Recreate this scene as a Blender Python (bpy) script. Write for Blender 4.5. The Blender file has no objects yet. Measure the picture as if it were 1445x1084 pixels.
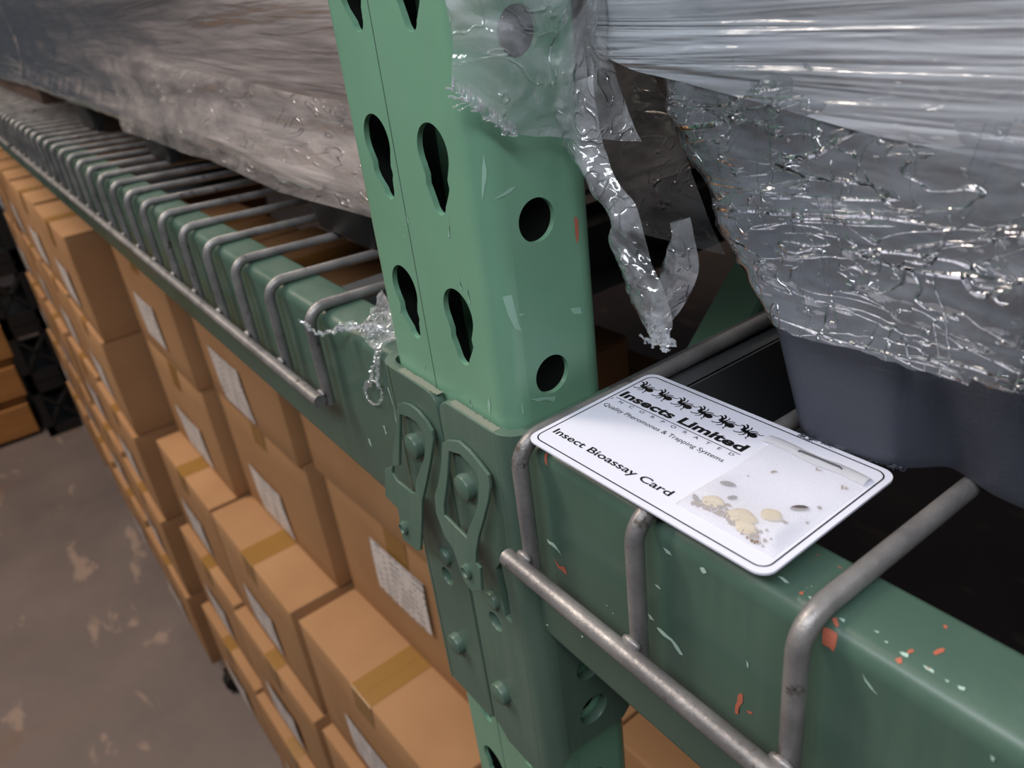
import bpy, bmesh, math, random
from mathutils import Vector, Matrix, noise
random.seed(7)
C = bpy.context.scene
COL = C.collection
Z0 = 1.312                       # shelf datum above the floor (metres)

# ------------------------------------------------------------------ camera, light, exposure
cam_d = bpy.data.cameras.new('camera'); cam = bpy.data.objects.new('camera', cam_d); COL.objects.link(cam)
cam_d.sensor_width = 36.0; cam_d.sensor_fit = 'HORIZONTAL'; cam_d.lens = 28.13
cam_d.clip_start = .01; cam_d.clip_end = 60
RX = Vector((.5900, .7995, -.1126)); DN = Vector((.3227, -.3614, -.8748)); FW = Vector((-.7401, .4798, -.4712))
FW.normalize(); RX = (RX - FW*RX.dot(FW)).normalized(); DN = FW.cross(RX)
CAM = Vector((.18315, -.11663, .10762))
cam.matrix_world = Matrix(((RX.x, -DN.x, -FW.x, CAM.x), (RX.y, -DN.y, -FW.y, CAM.y), (RX.z, -DN.z, -FW.z, CAM.z + Z0), (0, 0, 0, 1)))
cam_d.dof.use_dof = True; cam_d.dof.focus_distance = .25; cam_d.dof.aperture_fstop = 18
C.camera = cam

w = bpy.data.worlds.new('world'); C.world = w; w.use_nodes = True
bg = w.node_tree.nodes['Background']; bg.inputs[0].default_value = (.72, .80, .95, 1); bg.inputs[1].default_value = .06

def area(name, loc, aim, sx, sy, power, col):
    l = bpy.data.lights.new(name, 'AREA'); l.shape = 'RECTANGLE'; l.size = sx; l.size_y = sy; l.energy = power; l.color = col
    o = bpy.data.objects.new(name, l); COL.objects.link(o)
    o.location = Vector(loc) + Vector((0, 0, Z0))
    d = Vector(aim) - Vector(loc); o.rotation_euler = d.to_track_quat('-Z', 'Y').to_euler()
    return o
area('aisle_lamp_cool', (.34, -.56, .80), (.10, 0, -.02), 1.3, .16, 11, (.90, .94, 1))
area('aisle_lamp_mid', (-1.9, -1.05, 2.3), (-.8, 0, -.4), .35, 1.6, 62, (1, .88, .76))
area('aisle_lamp_far', (-2.6, -1.5, 1.7), (-1.6, 0, 0), 1.6, .35, 24, (1, .84, .70))
C.view_settings.view_transform = 'Standard'; C.view_settings.look = 'None'
C.view_settings.gamma = 1; C.view_settings.use_curve_mapping = False; C.view_settings.exposure = 0.0

# ------------------------------------------------------------------ node helpers and materials
def srgb(r, g, b):
    f = lambda v: (v/255/12.92 if v/255 <= .04045 else ((v/255+.055)/1.055)**2.4)
    return (f(r), f(g), f(b), 1)
class NT:
    def __init__(s, name):
        s.m = bpy.data.materials.new(name); s.m.use_nodes = True; s.t = s.m.node_tree; s.n = s.t.nodes; s.l = s.t.links
        s.b = s.n['Principled BSDF']; s.out = s.n['Material Output']; s.co = s.n.new('ShaderNodeTexCoord').outputs['Object']
    def set(s, **k):
        for a, v in k.items():
            i = s.b.inputs[a.replace('_', ' ')]
            if hasattr(v, 'links'): s.l.new(v, i)
            else: i.default_value = v
        return s
    def node(s, kind, ins=None, **p):
        n = s.n.new(kind)
        for a, v in p.items(): setattr(n, a, v)
        for k, v in (ins or {}).items():
            if hasattr(v, 'links'): s.l.new(v, n.inputs[k])
            else: n.inputs[k].default_value = v
        return n
    def vec(s, scale): return s.node('ShaderNodeMapping', {'Vector': s.co, 'Scale': scale}).outputs[0]
    def noise(s, scale, vec=None, detail=4, rough=.55, dist=0):
        return s.node('ShaderNodeTexNoise', {'Vector': vec or s.co, 'Scale': scale, 'Detail': detail, 'Roughness': rough, 'Distortion': dist}).outputs[0]
    def ramp(s, fac, stops, mode='LINEAR'):
        r = s.node('ShaderNodeValToRGB', {'Fac': fac}); r.color_ramp.interpolation = mode
        e = r.color_ramp.elements
        while len(e) < len(stops): e.new(.5)
        for i, (p, c) in enumerate(stops):
            e[i].position = p; e[i].color = c if not isinstance(c, (int, float)) else (c, c, c, 1)
        return r.outputs[0]
    def mix(s, fac, a, b):
        m = s.node('ShaderNodeMix', data_type='RGBA')
        for i, v in ((0, fac), (6, a), (7, b)):
            if hasattr(v, 'links'): s.l.new(v, m.inputs[i])
            else: m.inputs[i].default_value = v
        return m.outputs[2]
    def math(s, op, a, b=0):
        return s.node('ShaderNodeMath', {0: a, 1: b}, operation=op).outputs[0]
    def bump(s, h, strength=.3, dist=.001, normal=None):
        ins = {'Height': h, 'Strength': strength, 'Distance': dist}
        if normal: ins['Normal'] = normal
        return s.node('ShaderNodeBump', ins).outputs[0]

def paint(name, col, rough=.32, dust=.25, dustcol=(.28, .28, .24, 1)):
    m = NT(name)
    big = m.noise(14, detail=3); fine = m.noise(900, detail=2); streak = m.noise(1, m.vec((260, 260, 14)), 3)
    base = m.mix(m.ramp(big, [(.3, 0), (.75, 1)]), tuple(c*.88 for c in col[:3])+(1,), tuple(c*1.10 for c in col[:3])+(1,))
    d = m.ramp(m.math('MULTIPLY', big, streak), [(.22, 0), (.48, dust)])
    base = m.mix(d, base, dustcol)
    m.set(Base_Color=base, Roughness=m.ramp(big, [(.3, rough), (.7, rough+.1)]), Normal=m.bump(m.math('ADD', m.math('MULTIPLY', big, 3), m.math('MULTIPLY', fine, .12)), .12, .001))
    return m.m
M = {}
M['post'] = paint('post_green_enamel', srgb(114, 158, 131), .20, .06)
M['beam'] = paint('beam_green_enamel', srgb(74, 99, 86), .28, .10)
M['plate'] = paint('plate_green_enamel', srgb(80, 103, 90), .32, .12)
def simple(name, col, rough=.5, metal=0, **k):
    m = NT(name); m.set(Base_Color=col, Roughness=rough, Metallic=metal, **k); return m.m
M['dust'] = simple('grey_dust', srgb(126, 130, 116), .9)
M['inside'] = simple('post_interior_shade', srgb(38, 44, 42), .7)  # dark tone paints in the shade seen through the post's slots and holes
M['primer'] = simple('orange_primer', srgb(178, 98, 74), .7)
M['scratch'] = simple('pale_scratch', srgb(172, 198, 184), .6)
M['scuff'] = simple('paler_green_scuff', srgb(146, 184, 164), .5)
m = NT('galvanised_wire')
n1 = m.noise(60, detail=6); n2 = m.noise(700, detail=3)
dirt = m.ramp(m.noise(110, detail=5, rough=.65), [(.60, 0), (.68, 1)])
zinc = m.mix(m.ramp(n1, [(.35, 0), (.7, 1)]), srgb(120, 117, 117), srgb(158, 154, 152))
m.set(Base_Color=m.mix(dirt, zinc, srgb(72, 64, 58)), Roughness=m.ramp(n2, [(.3, .34), (.7, .52)]), Metallic=m.ramp(dirt, [(0, .45), (1, .1)]), Normal=m.bump(n2, .25, .0006))
M['zinc'] = m.m
M['steel_dark'] = simple('dull_channel_steel', srgb(84, 86, 88), .5, .4)
m = NT('carton_board')
fib = m.noise(1, m.vec((18, 18, 240)), 4); big = m.noise(7, detail=4)
oi = m.node('ShaderNodeObjectInfo').outputs['Random']
c = m.mix(m.ramp(big, [(.3, 0), (.7, 1)]), srgb(170, 128, 88), srgb(186, 144, 102))
c = m.mix(m.math('MULTIPLY', oi, .35), c, srgb(156, 112, 74))
m.set(Base_Color=m.mix(m.math('MULTIPLY', fib, .18), c, srgb(140, 96, 56)), Roughness=.75, Normal=m.bump(fib, .1, .001))
M['carton'] = m.m
M['carton_edge'] = simple('carton_flap_edge', srgb(196, 152, 104), .8)
m = NT('packing_tape'); m.set(Base_Color=srgb(166, 124, 62), Roughness=.22, Alpha=.72); M['tape'] = m.m
m = NT('label_paper')
rows = m.node('ShaderNodeTexWave', {'Vector': m.co, 'Scale': 36, 'Distortion': 0}, wave_type='BANDS', bands_direction='Z').outputs['Fac']
wd = m.noise(1, m.vec((110, 1, 24)), 2)
ink = m.math('MULTIPLY', m.ramp(rows, [(.55, 0), (.7, 1)]), m.ramp(wd, [(.47, 0), (.56, 1)]))
m.set(Base_Color=m.mix(m.math('MULTIPLY', ink, .7), srgb(226, 218, 214), srgb(70, 66, 70)), Roughness=.6)
M['label'] = m.m
m = NT('concrete_floor')
b1 = m.noise(2.2, detail=6); b2 = m.noise(9, m.vec((.6, 1.5, 1)), 6, .6, .4); b3 = m.noise(40, detail=4)
c = m.mix(m.ramp(b1, [(.3, 0), (.7, 1)]), srgb(104, 94, 92), srgb(130, 116, 110))
c = m.mix(m.ramp(b2, [(.60, 0), (.66, .55)]), c, srgb(182, 156, 138))
c = m.mix(m.ramp(m.noise(3.1, detail=5), [(.60, 0), (.70, .5)]), c, srgb(132, 92, 60))
m.set(Base_Color=m.mix(m.math('MULTIPLY', b3, .25), c, srgb(88, 80, 80)), Roughness=m.ramp(b1, [(.3, .55), (.7, .75)]), Normal=m.bump(b3, .2, .003))
M['floor'] = m.m
M['wall'] = simple('dark_block_wall', srgb(60, 56, 54), .9)
m = NT('rotomoulded_plastic')
g = m.noise(900, detail=2); sc = m.ramp(m.noise(1, m.vec((60, 60, 420)), 3), [(.62, 0), (.74, .16)])
m.set(Base_Color=m.mix(sc, srgb(58, 61, 72), srgb(120, 122, 132)), Roughness=.5, Normal=m.bump(g, .3, .0004))
M['tub'] = m.m
M['black'] = simple('black_plastic', srgb(26, 26, 27), .45)
M['rubber'] = simple('black_rubber', srgb(16, 16, 17), .6)
m = NT('pallet_wood'); g = m.noise(1, m.vec((60, 5, 60)), 5)
m.set(Base_Color=m.mix(g, srgb(196, 138, 76), srgb(140, 92, 48)), Roughness=.75); M['wood'] = m.m
m = NT('card_plastic'); m.set(Base_Color=srgb(226, 226, 240), Roughness=.38); M['card'] = m.m
M['ink'] = simple('black_print', srgb(14, 14, 18), .5)
M['staple'] = simple('steel_staple', srgb(120, 120, 124), .3, .9)
m = NT('oat'); m.set(Base_Color=m.mix(m.noise(420, detail=4), srgb(226, 208, 168), srgb(176, 150, 104)), Roughness=.8); M['oat'] = m.m
m = NT('seed'); m.set(Base_Color=m.mix(m.noise(500), srgb(52, 46, 46), srgb(104, 92, 86)), Roughness=.5); M['seed'] = m.m
m = NT('crumb'); m.set(Base_Color=m.mix(m.noise(800), srgb(150, 112, 78), srgb(92, 64, 44)), Roughness=.8); M['crumb'] = m.m

def film(name, tint, haze_lo, haze_hi, sv, bumps, rough=.07, warp=.6, gain=1.2, creases=()):
    """clear stretch film: see-through, with cloudy streaks and a wet gloss; bumps = [(scale vector, strength, distance)]"""
    m = NT(name); m.n.remove(m.b)
    v = m.vec(sv); st = m.noise(1, v, 6, .6, warp)
    nrm = None
    for scv, s_, d_ in bumps: nrm = m.bump(m.noise(1, m.vec(scv), 2, .5, 1.2), s_, d_, nrm)
    for scv, s_, d_, wd_ in creases:                         # thin pinched lines that loop over the film
        q = m.noise(1, m.vec(scv), 2, .5, 1.4)
        nrm = m.bump(m.ramp(q, [(.5-wd_, 0), (.5, 1), (.5+wd_, 0)]), s_, d_, nrm)
    tr = m.node('ShaderNodeBsdfTransparent', {'Color': (.93, .94, .95, 1)}).outputs[0]
    di = m.node('ShaderNodeBsdfDiffuse', {'Color': tint, 'Normal': nrm}).outputs[0]
    tl = m.node('ShaderNodeBsdfTranslucent', {'Color': tint}).outputs[0]
    body = m.node('ShaderNodeMixShader', {0: .3, 1: di, 2: tl}).outputs[0]
    hz = m.ramp(st, [(.32, haze_lo), (.72, haze_hi)])
    a = m.node('ShaderNodeMixShader', {0: hz, 1: tr, 2: body}).outputs[0]
    gl = m.node('ShaderNodeBsdfGlossy', {'Color': (1, 1, 1, 1), 'Roughness': rough, 'Normal': nrm}).outputs[0]
    fc = m.node('ShaderNodeLayerWeight', {'Blend': .5, 'Normal': nrm}).outputs['Facing']      # same sheen from either side of the sheet
    fr = m.math('ADD', m.math('MULTIPLY', m.math('POWER', fc, 4.5), .9), .06)
    fr = m.math('MINIMUM', m.math('MULTIPLY', fr, gain), 1)
    s = m.node('ShaderNodeMixShader', {0: fr, 1: a, 2: gl}).outputs[0]
    m.l.new(s, m.out.inputs['Surface']); return m.m
M['film_right'] = film('film_clear_crinkled', (.64, .68, .75, 1), .04, .55, (9, 9, 26), [((26, 26, 55), .7, .004), ((100, 100, 150), .35, .0010)], .06, 1.0, 2.4, [((8, 8, 44), .9, .004, .016), ((30, 30, 100), .8, .0016, .018), ((70, 70, 20), .6, .0012, .006)])
M['film_band'] = film('film_tight_band', (.76, .79, .86, 1), .42, .98, (5, 40, 150), [((6, 30, 170), .8, .004), ((60, 60, 300), .3, .001)], .14, .6, 2.0)
M['film_left'] = film('film_cloudy', (.74, .645, .61, 1), .18, 1.0, (3.5, 30, 70), [((3, 25, 60), .6, .005), ((10, 40, 180), .4, .002)], .16, .7, 1.8)
M['film_overlap'] = film('film_overlap', (.76, .67, .63, 1), .05, .55, (14, 30, 50), [((16, 25, 50), .5, .004)], .12, .8, 1.0, [((14, 20, 40), .6, .002, .012)])
M['film_scrap'] = film('film_scrap', (.82, .84, .88, 1), .04, .66, (34, 34, 45), [((34, 34, 45), .9, .006), ((200, 200, 200), .35, .0006)], .05, .8, 1.3, [((50, 50, 50), .6, .0015, .02)])
M['film_thin'] = film('film_thin', (.5, .52, .56, 1), .08, .34, (20, 20, 70), [((40, 40, 40), .4, .003)], .08, .8, .7, [((40, 40, 50), .6, .0015, .012)])
m = NT('pouch_mesh'); m.n.remove(m.b)
tr = m.node('ShaderNodeBsdfTransparent').outputs[0]; di = m.node('ShaderNodeBsdfDiffuse', {'Color': srgb(236, 236, 240)}).outputs[0]
tl = m.node('ShaderNodeBsdfTranslucent', {'Color': srgb(236, 236, 240)}).outputs[0]
ck = m.node('ShaderNodeTexChecker', {'Vector': m.co, 'Scale': 3200}).outputs['Fac']
bd = m.node('ShaderNodeMixShader', {0: .3, 1: di, 2: tl}).outputs[0]
m.l.new(m.node('ShaderNodeMixShader', {0: m.ramp(ck, [(0, .30), (1, .52)]), 1: tr, 2: bd}).outputs[0], m.out.inputs['Surface']); M['pouch'] = m.m
M['pouch_fold'] = simple('pouch_folded_paper', srgb(238, 238, 242), .7)

# ------------------------------------------------------------------ object helpers (raw coordinates: z = 0 at shelf datum)
def thing(name, label, cat, loc, group=None):
    o = bpy.data.objects.new(name, None); o.empty_display_size = .02; COL.objects.link(o)
    o.location = Vector(loc) + Vector((0, 0, Z0)); o['label'] = label; o['category'] = cat
    if group: o['group'] = group
    o['raw'] = 0; del o['raw']
    return o
def rawloc(o):
    l = Vector((0, 0, 0))
    while o: l += o.location; o = o.parent
    return l - Vector((0, 0, Z0))
def link_mesh(name, me, mat, parent=None, origin=None, smooth=35):
    """me is in raw coordinates; it is re-based on origin (default: the parent's place, or the mesh's own base)"""
    if mat and not me.materials: me.materials.append(mat)
    o = bpy.data.objects.new(name, me); COL.objects.link(o)
    if parent is not None:
        base = rawloc(parent); me.transform(Matrix.Translation(-base)); o.parent = parent
    else:
        if origin is None:
            xs = [v.co for v in me.vertices]; origin = Vector((sum(v.x for v in xs)/len(xs), sum(v.y for v in xs)/len(xs), min(v.z for v in xs)))
        me.transform(Matrix.Translation(-Vector(origin))); o.location = Vector(origin) + Vector((0, 0, Z0))
    if smooth is not None:
        for p in me.polygons: p.use_smooth = True
        me.set_sharp_from_angle(angle=math.radians(smooth))
    return o
def obj(name, bm, mat, parent=None, origin=None, smooth=35):
    me = bpy.data.meshes.new(name); bmesh.ops.recalc_face_normals(bm, faces=bm.faces); bm.to_mesh(me); bm.free()
    return link_mesh(name, me, mat, parent, origin, smooth)
def tag(o, label, cat, group=None):
    o['label'] = label; o['category'] = cat
    if group: o['group'] = group
    return o
def part_label(o, s): o['label'] = s; return o
def BM(): return bmesh.new()
def box(bm, lo, hi, bev=0, seg=2):
    r = bmesh.ops.create_cube(bm, size=1); vs = r['verts']
    for v in vs: v.co = Vector([lo[i] + (v.co[i]+.5)*(hi[i]-lo[i]) for i in range(3)])
    if bev:
        es = list({e for v in vs for e in v.link_edges})
        bmesh.ops.bevel(bm, geom=es, offset=bev, segments=seg, profile=.5, affect='EDGES')
    return vs
def tube(bm, pts, r, seg=10, cap=True):
    pts = [Vector(p) for p in pts]; rings = []; n = len(pts)
    up = None
    for i, p in enumerate(pts):
        t = (pts[min(i+1, n-1)] - pts[max(i-1, 0)]).normalized()
        if up is None:
            a = Vector((0, 0, 1)) if abs(t.z) < .9 else Vector((1, 0, 0)); up = (a - t*a.dot(t)).normalized()
        else: up = (up - t*up.dot(t)).normalized()
        s = t.cross(up); rr = r[i] if isinstance(r, (list, tuple)) else r
        rings.append([bm.verts.new(p + (up*math.cos(k*2*math.pi/seg) + s*math.sin(k*2*math.pi/seg))*rr) for k in range(seg)])
    for a, b in zip(rings, rings[1:]):
        for k in range(seg): bm.faces.new((a[k], a[(k+1) % seg], b[(k+1) % seg], b[k]))
    if cap: bm.faces.new(rings[0][::-1]); bm.faces.new(rings[-1])
def strip_loft(bm, rows, closed=False):
    vr = [[bm.verts.new(p) for p in r] for r in rows]
    for a, b in zip(vr, vr[1:]):
        n = len(a)
        for k in range(n if closed else n-1): bm.faces.new((a[k], a[(k+1) % n], b[(k+1) % n], b[k]))
    return vr
def lathe(bm, prof, seg, mat):
    """prof: (radius, height) pairs about the z axis, placed with matrix mat"""
    rows = [[mat @ Vector((r*math.cos(k*2*math.pi/seg), r*math.sin(k*2*math.pi/seg), h)) for k in range(seg)] for r, h in prof]
    vr = strip_loft(bm, rows, True)
    for v in (vr[0][::-1], vr[-1]): bm.faces.new(v)
def sheet(outer, holes, t, mapf, bev=0.0):
    """flat plate cut from a 2-D outline with holes, thickness t, then folded into place by mapf(a, b, c)"""
    cu = bpy.data.curves.new('outline', 'CURVE'); cu.dimensions = '2D'; cu.fill_mode = 'BOTH'; cu.extrude = max(t/2-bev, 1e-5); cu.bevel_depth = bev; cu.bevel_resolution = 1
    if bev: cu.offset = -bev
    for poly in [outer] + holes:
        sp = cu.splines.new('POLY'); sp.points.add(len(poly)-1); sp.use_cyclic_u = True
        for p, q in zip(sp.points, poly): p.co = (q[0], q[1], 0, 1)
    o = bpy.data.objects.new('outline', cu); COL.objects.link(o)
    dg = bpy.context.evaluated_depsgraph_get(); me = bpy.data.meshes.new_from_object(o.evaluated_get(dg))
    bpy.data.objects.remove(o); bpy.data.curves.remove(cu)
    for v in me.vertices: v.co = Vector(mapf(*v.co))
    return me
def into(bm, me):
    bm.from_mesh(me); bpy.data.meshes.remove(me)
def fbm(p, s, o=4):
    return noise.fractal(Vector((p[0]*s[0], p[1]*s[1], p[2]*s[2])), 1.0, 2.0, o, noise_basis='PERLIN_ORIGINAL')
def smooth_path(pts, n):
    """Catmull-Rom through pts, n samples per span"""
    P = [Vector(p) for p in pts]; P = [2*P[0]-P[1]] + P + [2*P[-1]-P[-2]]; out = []
    for i in range(1, len(P)-2):
        for k in range(n):
            t = k/n; a, b, c, d = P[i-1:i+3]
            out.append(.5*((2*b) + (c-a)*t + (2*a-5*b+4*c-d)*t*t + (3*b-a-3*c+d)*t**3))
    out.append(P[-2]); return out
def arc2(cx, cy, r, a0, a1, n): return [(cx+r*math.cos(math.radians(a0+(a1-a0)*k/n)), cy+r*math.sin(math.radians(a0+(a1-a0)*k/n))) for k in range(n+1)]

def lerp(a, b, t): return a + (b-a)*t
# ------------------------------------------------------------------ the setting
bm = BM(); box(bm, (-8, -4, -Z0-.05), (4, 3.2, -Z0)); f = obj('floor', bm, M['floor'], origin=(0, 0, -Z0)); f['kind'] = 'structure'
bm = BM(); box(bm, (-8, 3.2, -Z0), (4, 3.3, 3.0)); f = obj('wall_back', bm, M['wall']); f['kind'] = 'structure'

# ------------------------------------------------------------------ green upright
UW, UD, UR, UT = .0795, .041, .008, .0019
def teardrop(cx, ctop, lean):
    """keyhole slot: round head, shouldered neck, narrow foot; ctop is the crown of the head"""
    r = .0085; cz = ctop - r; out = []
    out += arc2(cx, cz, r, -28, 208, 22)
    L = .0272
    for dx, dz in ((-.0062, -.0072), (-.0066, -.0100), (-.0056, -.0122)): out.append((cx+dx+lean*(-dz)/L*.6, cz+dz))
    fz = ctop - L + .0036
    out += arc2(cx+lean, fz, .0036, 190, 350, 10)
    for dx, dz in ((.0056, -.0118), (.0066, -.0098), (.0062, -.0072)): out.append((cx+dx+lean*(-dz)/L*.6, cz+dz))
    return out
upright = thing('rack_upright', 'tall green steel rack post with teardrop slots in front and round side holes', 'rack post', (-UW/2, UD/2, -Z0))
bm = BM()
zt, zb = .62, -Z0+.004
holes = []
for k in range(-10, 26):
    top = .1191 - k*.0508
    if top < zb+.05 or top > zt-.03: continue
    holes.append(teardrop(-.0575, top, .0022)); holes.append(teardrop(-.0229, top, -.0008))
into(bm, sheet([(-UW+UR, zb), (-UR, zb), (-UR, zt), (-UW+UR, zt)], holes, UT, lambda a, b, c: (a, UT/2-c, b)))
holes = []
for k in range(-10, 26):
    c = .0389 - k*.0508
    if zb+.03 < c < zt-.02: holes.append([(y, z) for y, z in arc2(.0179, c, .0066, 0, 350, 35)])
into(bm, sheet([(UR, zb), (UD-UR, zb), (UD-UR, zt), (UR, zt)], holes, UT, lambda a, b, c: (c-UT/2, a, b)))
for (x0, y0, a0, a1) in ((-UR, UR, 270, 360), (-UW+UR, UR, 180, 270), (-UR, UD-UR, 0, 90), (-UW+UR, UD-UR, 90, 180)):
    o_ = arc2(x0, y0, UR, a0, a1, 8); i_ = arc2(x0, y0, UR-UT, a1, a0, 8); ring = o_ + i_
    strip_loft(bm, [[(x, y, zb) for x, y in ring], [(x, y, zt) for x, y in ring]], True)
box(bm, (-UW, UR, zb), (-UW+UT, UD-UR, zt))
obj('post', bm, M['post'], upright)
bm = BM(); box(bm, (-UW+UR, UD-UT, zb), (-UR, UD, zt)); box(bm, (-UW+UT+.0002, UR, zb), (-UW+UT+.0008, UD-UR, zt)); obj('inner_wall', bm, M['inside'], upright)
bm = BM(); box(bm, (-.0466, -.00012, zb+.01), (-.04632, .0004, zt-.01))
part_label(obj('weld_seam', bm, M['beam'], upright), 'thin dark seam down the front face')
bm = BM(); box(bm, (-.11, -.03, -Z0), (.03, .08, -Z0+.004), .001); obj('foot_plate', bm, M['post'], upright)
def brace(a, b, wd, th, name='brace'):
    bm = BM(); a = Vector(a); b = Vector(b); t = (b-a).normalized(); s = Vector((1, 0, 0)); n = t.cross(s)
    prof = [(-wd/2, -th), (-wd/2, 0)] + [(-wd/2+.0015, .0015), (wd/2-.0015, .0015)] + [(wd/2, 0), (wd/2, -th), (wd/2-.003, -th), (wd/2-.003, -.002), (-wd/2+.003, -.002), (-wd/2+.003, -th)]
    strip_loft(bm, [[p + n*u + s*v for u, v in prof] for p in (a, b)], True)
    return obj(name, bm, M['post'], upright)
brace((-.030, .041, -.172), (-.030, .68, .463), .020, .022)
brace((-.030, .041, -.85), (-.030, .95, -.85), .032, .02)
bm = BM(); box(bm, (-UW, .95, -Z0), (0, .99, zt), .006, 2); obj('rear_post', bm, M['post'], upright)

# paint wear: flakes and nicks that sit on the skin of the steel
def rad2(p, lo, hi, r):
    q = Vector((min(max(p[0], lo[0]+r), hi[0]-r), min(max(p[1], lo[1]+r), hi[1]-r)))
    d = Vector((p[0]-q.x, p[1]-q.y)); return d.normalized() if d.length > 1e-7 else Vector((0, 0))
def flakes(name, polys, mat, parent, lift):
    bm = BM()
    for poly in polys:
        q = []
        for a, b in zip(poly, poly[1:]+poly[:1]):       # ragged rim
            a = Vector(a); b = Vector(b); q.append(a)
            q.append((a+b)/2 + (b-a).length*.13*Vector((random.uniform(-1, 1), 0, random.uniform(-1, 1))))
        vs = [bm.verts.new(lift(p)) for p in q]
        try: bm.faces.new(vs)
        except ValueError: pass
    bmesh.ops.triangulate(bm, faces=bm.faces)
    bmesh.ops.subdivide_edges(bm, edges=bm.edges[:], cuts=2, use_grid_fill=True)
    for v in bm.verts: v.co = lift(v.co)
    o = obj(name, bm, mat, parent, smooth=None); o['kind'] = 'stuff'; return o
def lift_beam(p):
    y, z = p[1], p[2]
    n = rad2((y, z), (0, -.113), (.0225, -.0254), .006); q = (min(max(y, .006), .0165), min(max(z, -.107), -.0314))
    s = Vector((q[0], q[1])) + n*.00615 if n.length else Vector((y, z)); return Vector((p[0], s.x, s.y))
def lift_post(p):
    n = rad2((p[0], p[1]), (-UW, 0), (0, UD), UR); q = (min(max(p[0], -UW+UR), -UR), min(max(p[1], UR), UD-UR))
    s = Vector(q) + n*(UR+.00012) if n.length else Vector((p[0], p[1])); return Vector((s.x, s.y, p[2]))
CH_OR = [[(.1118,.0017,-.0279),(.1150,.0019,-.0276),(.1154,.0014,-.0282),(.1157,.0007,-.0293),(.1155,.0001,-.0311),(.1128,.0002,-.0309)],[(.1123,.0034,-.0264),(.1131,.0041,-.0260),(.1144,.0031,-.0266),(.1141,.0026,-.0270)],[(.1273,.0209,-.0263),(.1276,.0222,-.0272),(.1299,.0167,-.0254),(.1291,.0168,-.0254)],[(.1314,.0088,-.0254),(.1315,.0106,-.0254),(.1323,.0117,-.0254),(.1326,.0106,-.0254),(.1321,.0088,-.0254)],[(.1277,.0060,-.0255),(.1282,.0071,-.0254),(.1288,.0064,-.0254),(.1284,.0052,-.0256)],[(.1270,.0031,-.0266),(.1278,.0040,-.0261),(.1285,.0033,-.0264),(.1279,.0028,-.0268)],[(.0979,.0179,-.0254),(.0989,.0185,-.0255),(.0997,.0178,-.0254),(.0983,.0174,-.0254)],[(.1004,.0186,-.0255),(.1029,.0200,-.0259),(.1052,.0209,-.0263),(.1040,.0201,-.0259),(.1015,.0187,-.0255)],[(.1037,.0179,-.0254),(.1051,.0184,-.0255),(.1054,.0178,-.0254),(.1043,.0174,-.0254)],[(.1323,.0049,-.0257),(.1329,.0052,-.0256),(.1330,.0046,-.0258)]]
CH_OR2 = [[(.0153,0,-.0680),(.0179,0,-.0696),(.0204,0,-.0680),(.0218,0,-.0704),(.0205,0,-.0712),(.0166,0,-.0709)],[(.0916,0,-.0648),(.0923,0,-.0646),(.0914,0,-.0699),(.0911,0,-.0734),(.0900,0,-.0737),(.0906,0,-.0685)],[(.0937,0,-.0693),(.0952,0,-.0685),(.0956,0,-.0692),(.0942,0,-.0701)],[(.1031,.0047,-.0258),(.1038,.0053,-.0256),(.1042,.0044,-.0259),(.1035,.0042,-.0260)]]
CH_WH = [[(.1268,.0047,-.0258),(.1283,.0054,-.0256),(.1287,.0045,-.0259),(.1276,.0044,-.0259)],[(.1385,.0049,-.0257),(.1397,.0054,-.0256),(.1399,.0047,-.0258),(.1390,.0045,-.0259)],[(.1316,.0049,-.0257),(.1337,.0051,-.0257),(.1340,.0045,-.0258),(.1325,.0045,-.0259)],[(.1233,.0051,-.0257),(.1241,.0053,-.0256),(.1240,.0048,-.0257)],[(.1361,.0047,-.0258),(.1370,.0048,-.0258),(.1369,.0044,-.0259)],[(.1480,.0001,-.0316),(.1490,0,-.0317),(.1489,0,-.0328),(.1483,0,-.0325)],[(.1223,0,-.0317),(.1242,0,-.0335),(.1261,0,-.0350),(.1253,0,-.0348),(.1230,0,-.0333)],[(.1133,.0042,-.0260),(.1146,.0046,-.0258),(.1148,.0040,-.0261)],[(.1203,.0060,-.0255),(.1213,.0064,-.0254),(.1214,.0058,-.0255)]]
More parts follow.
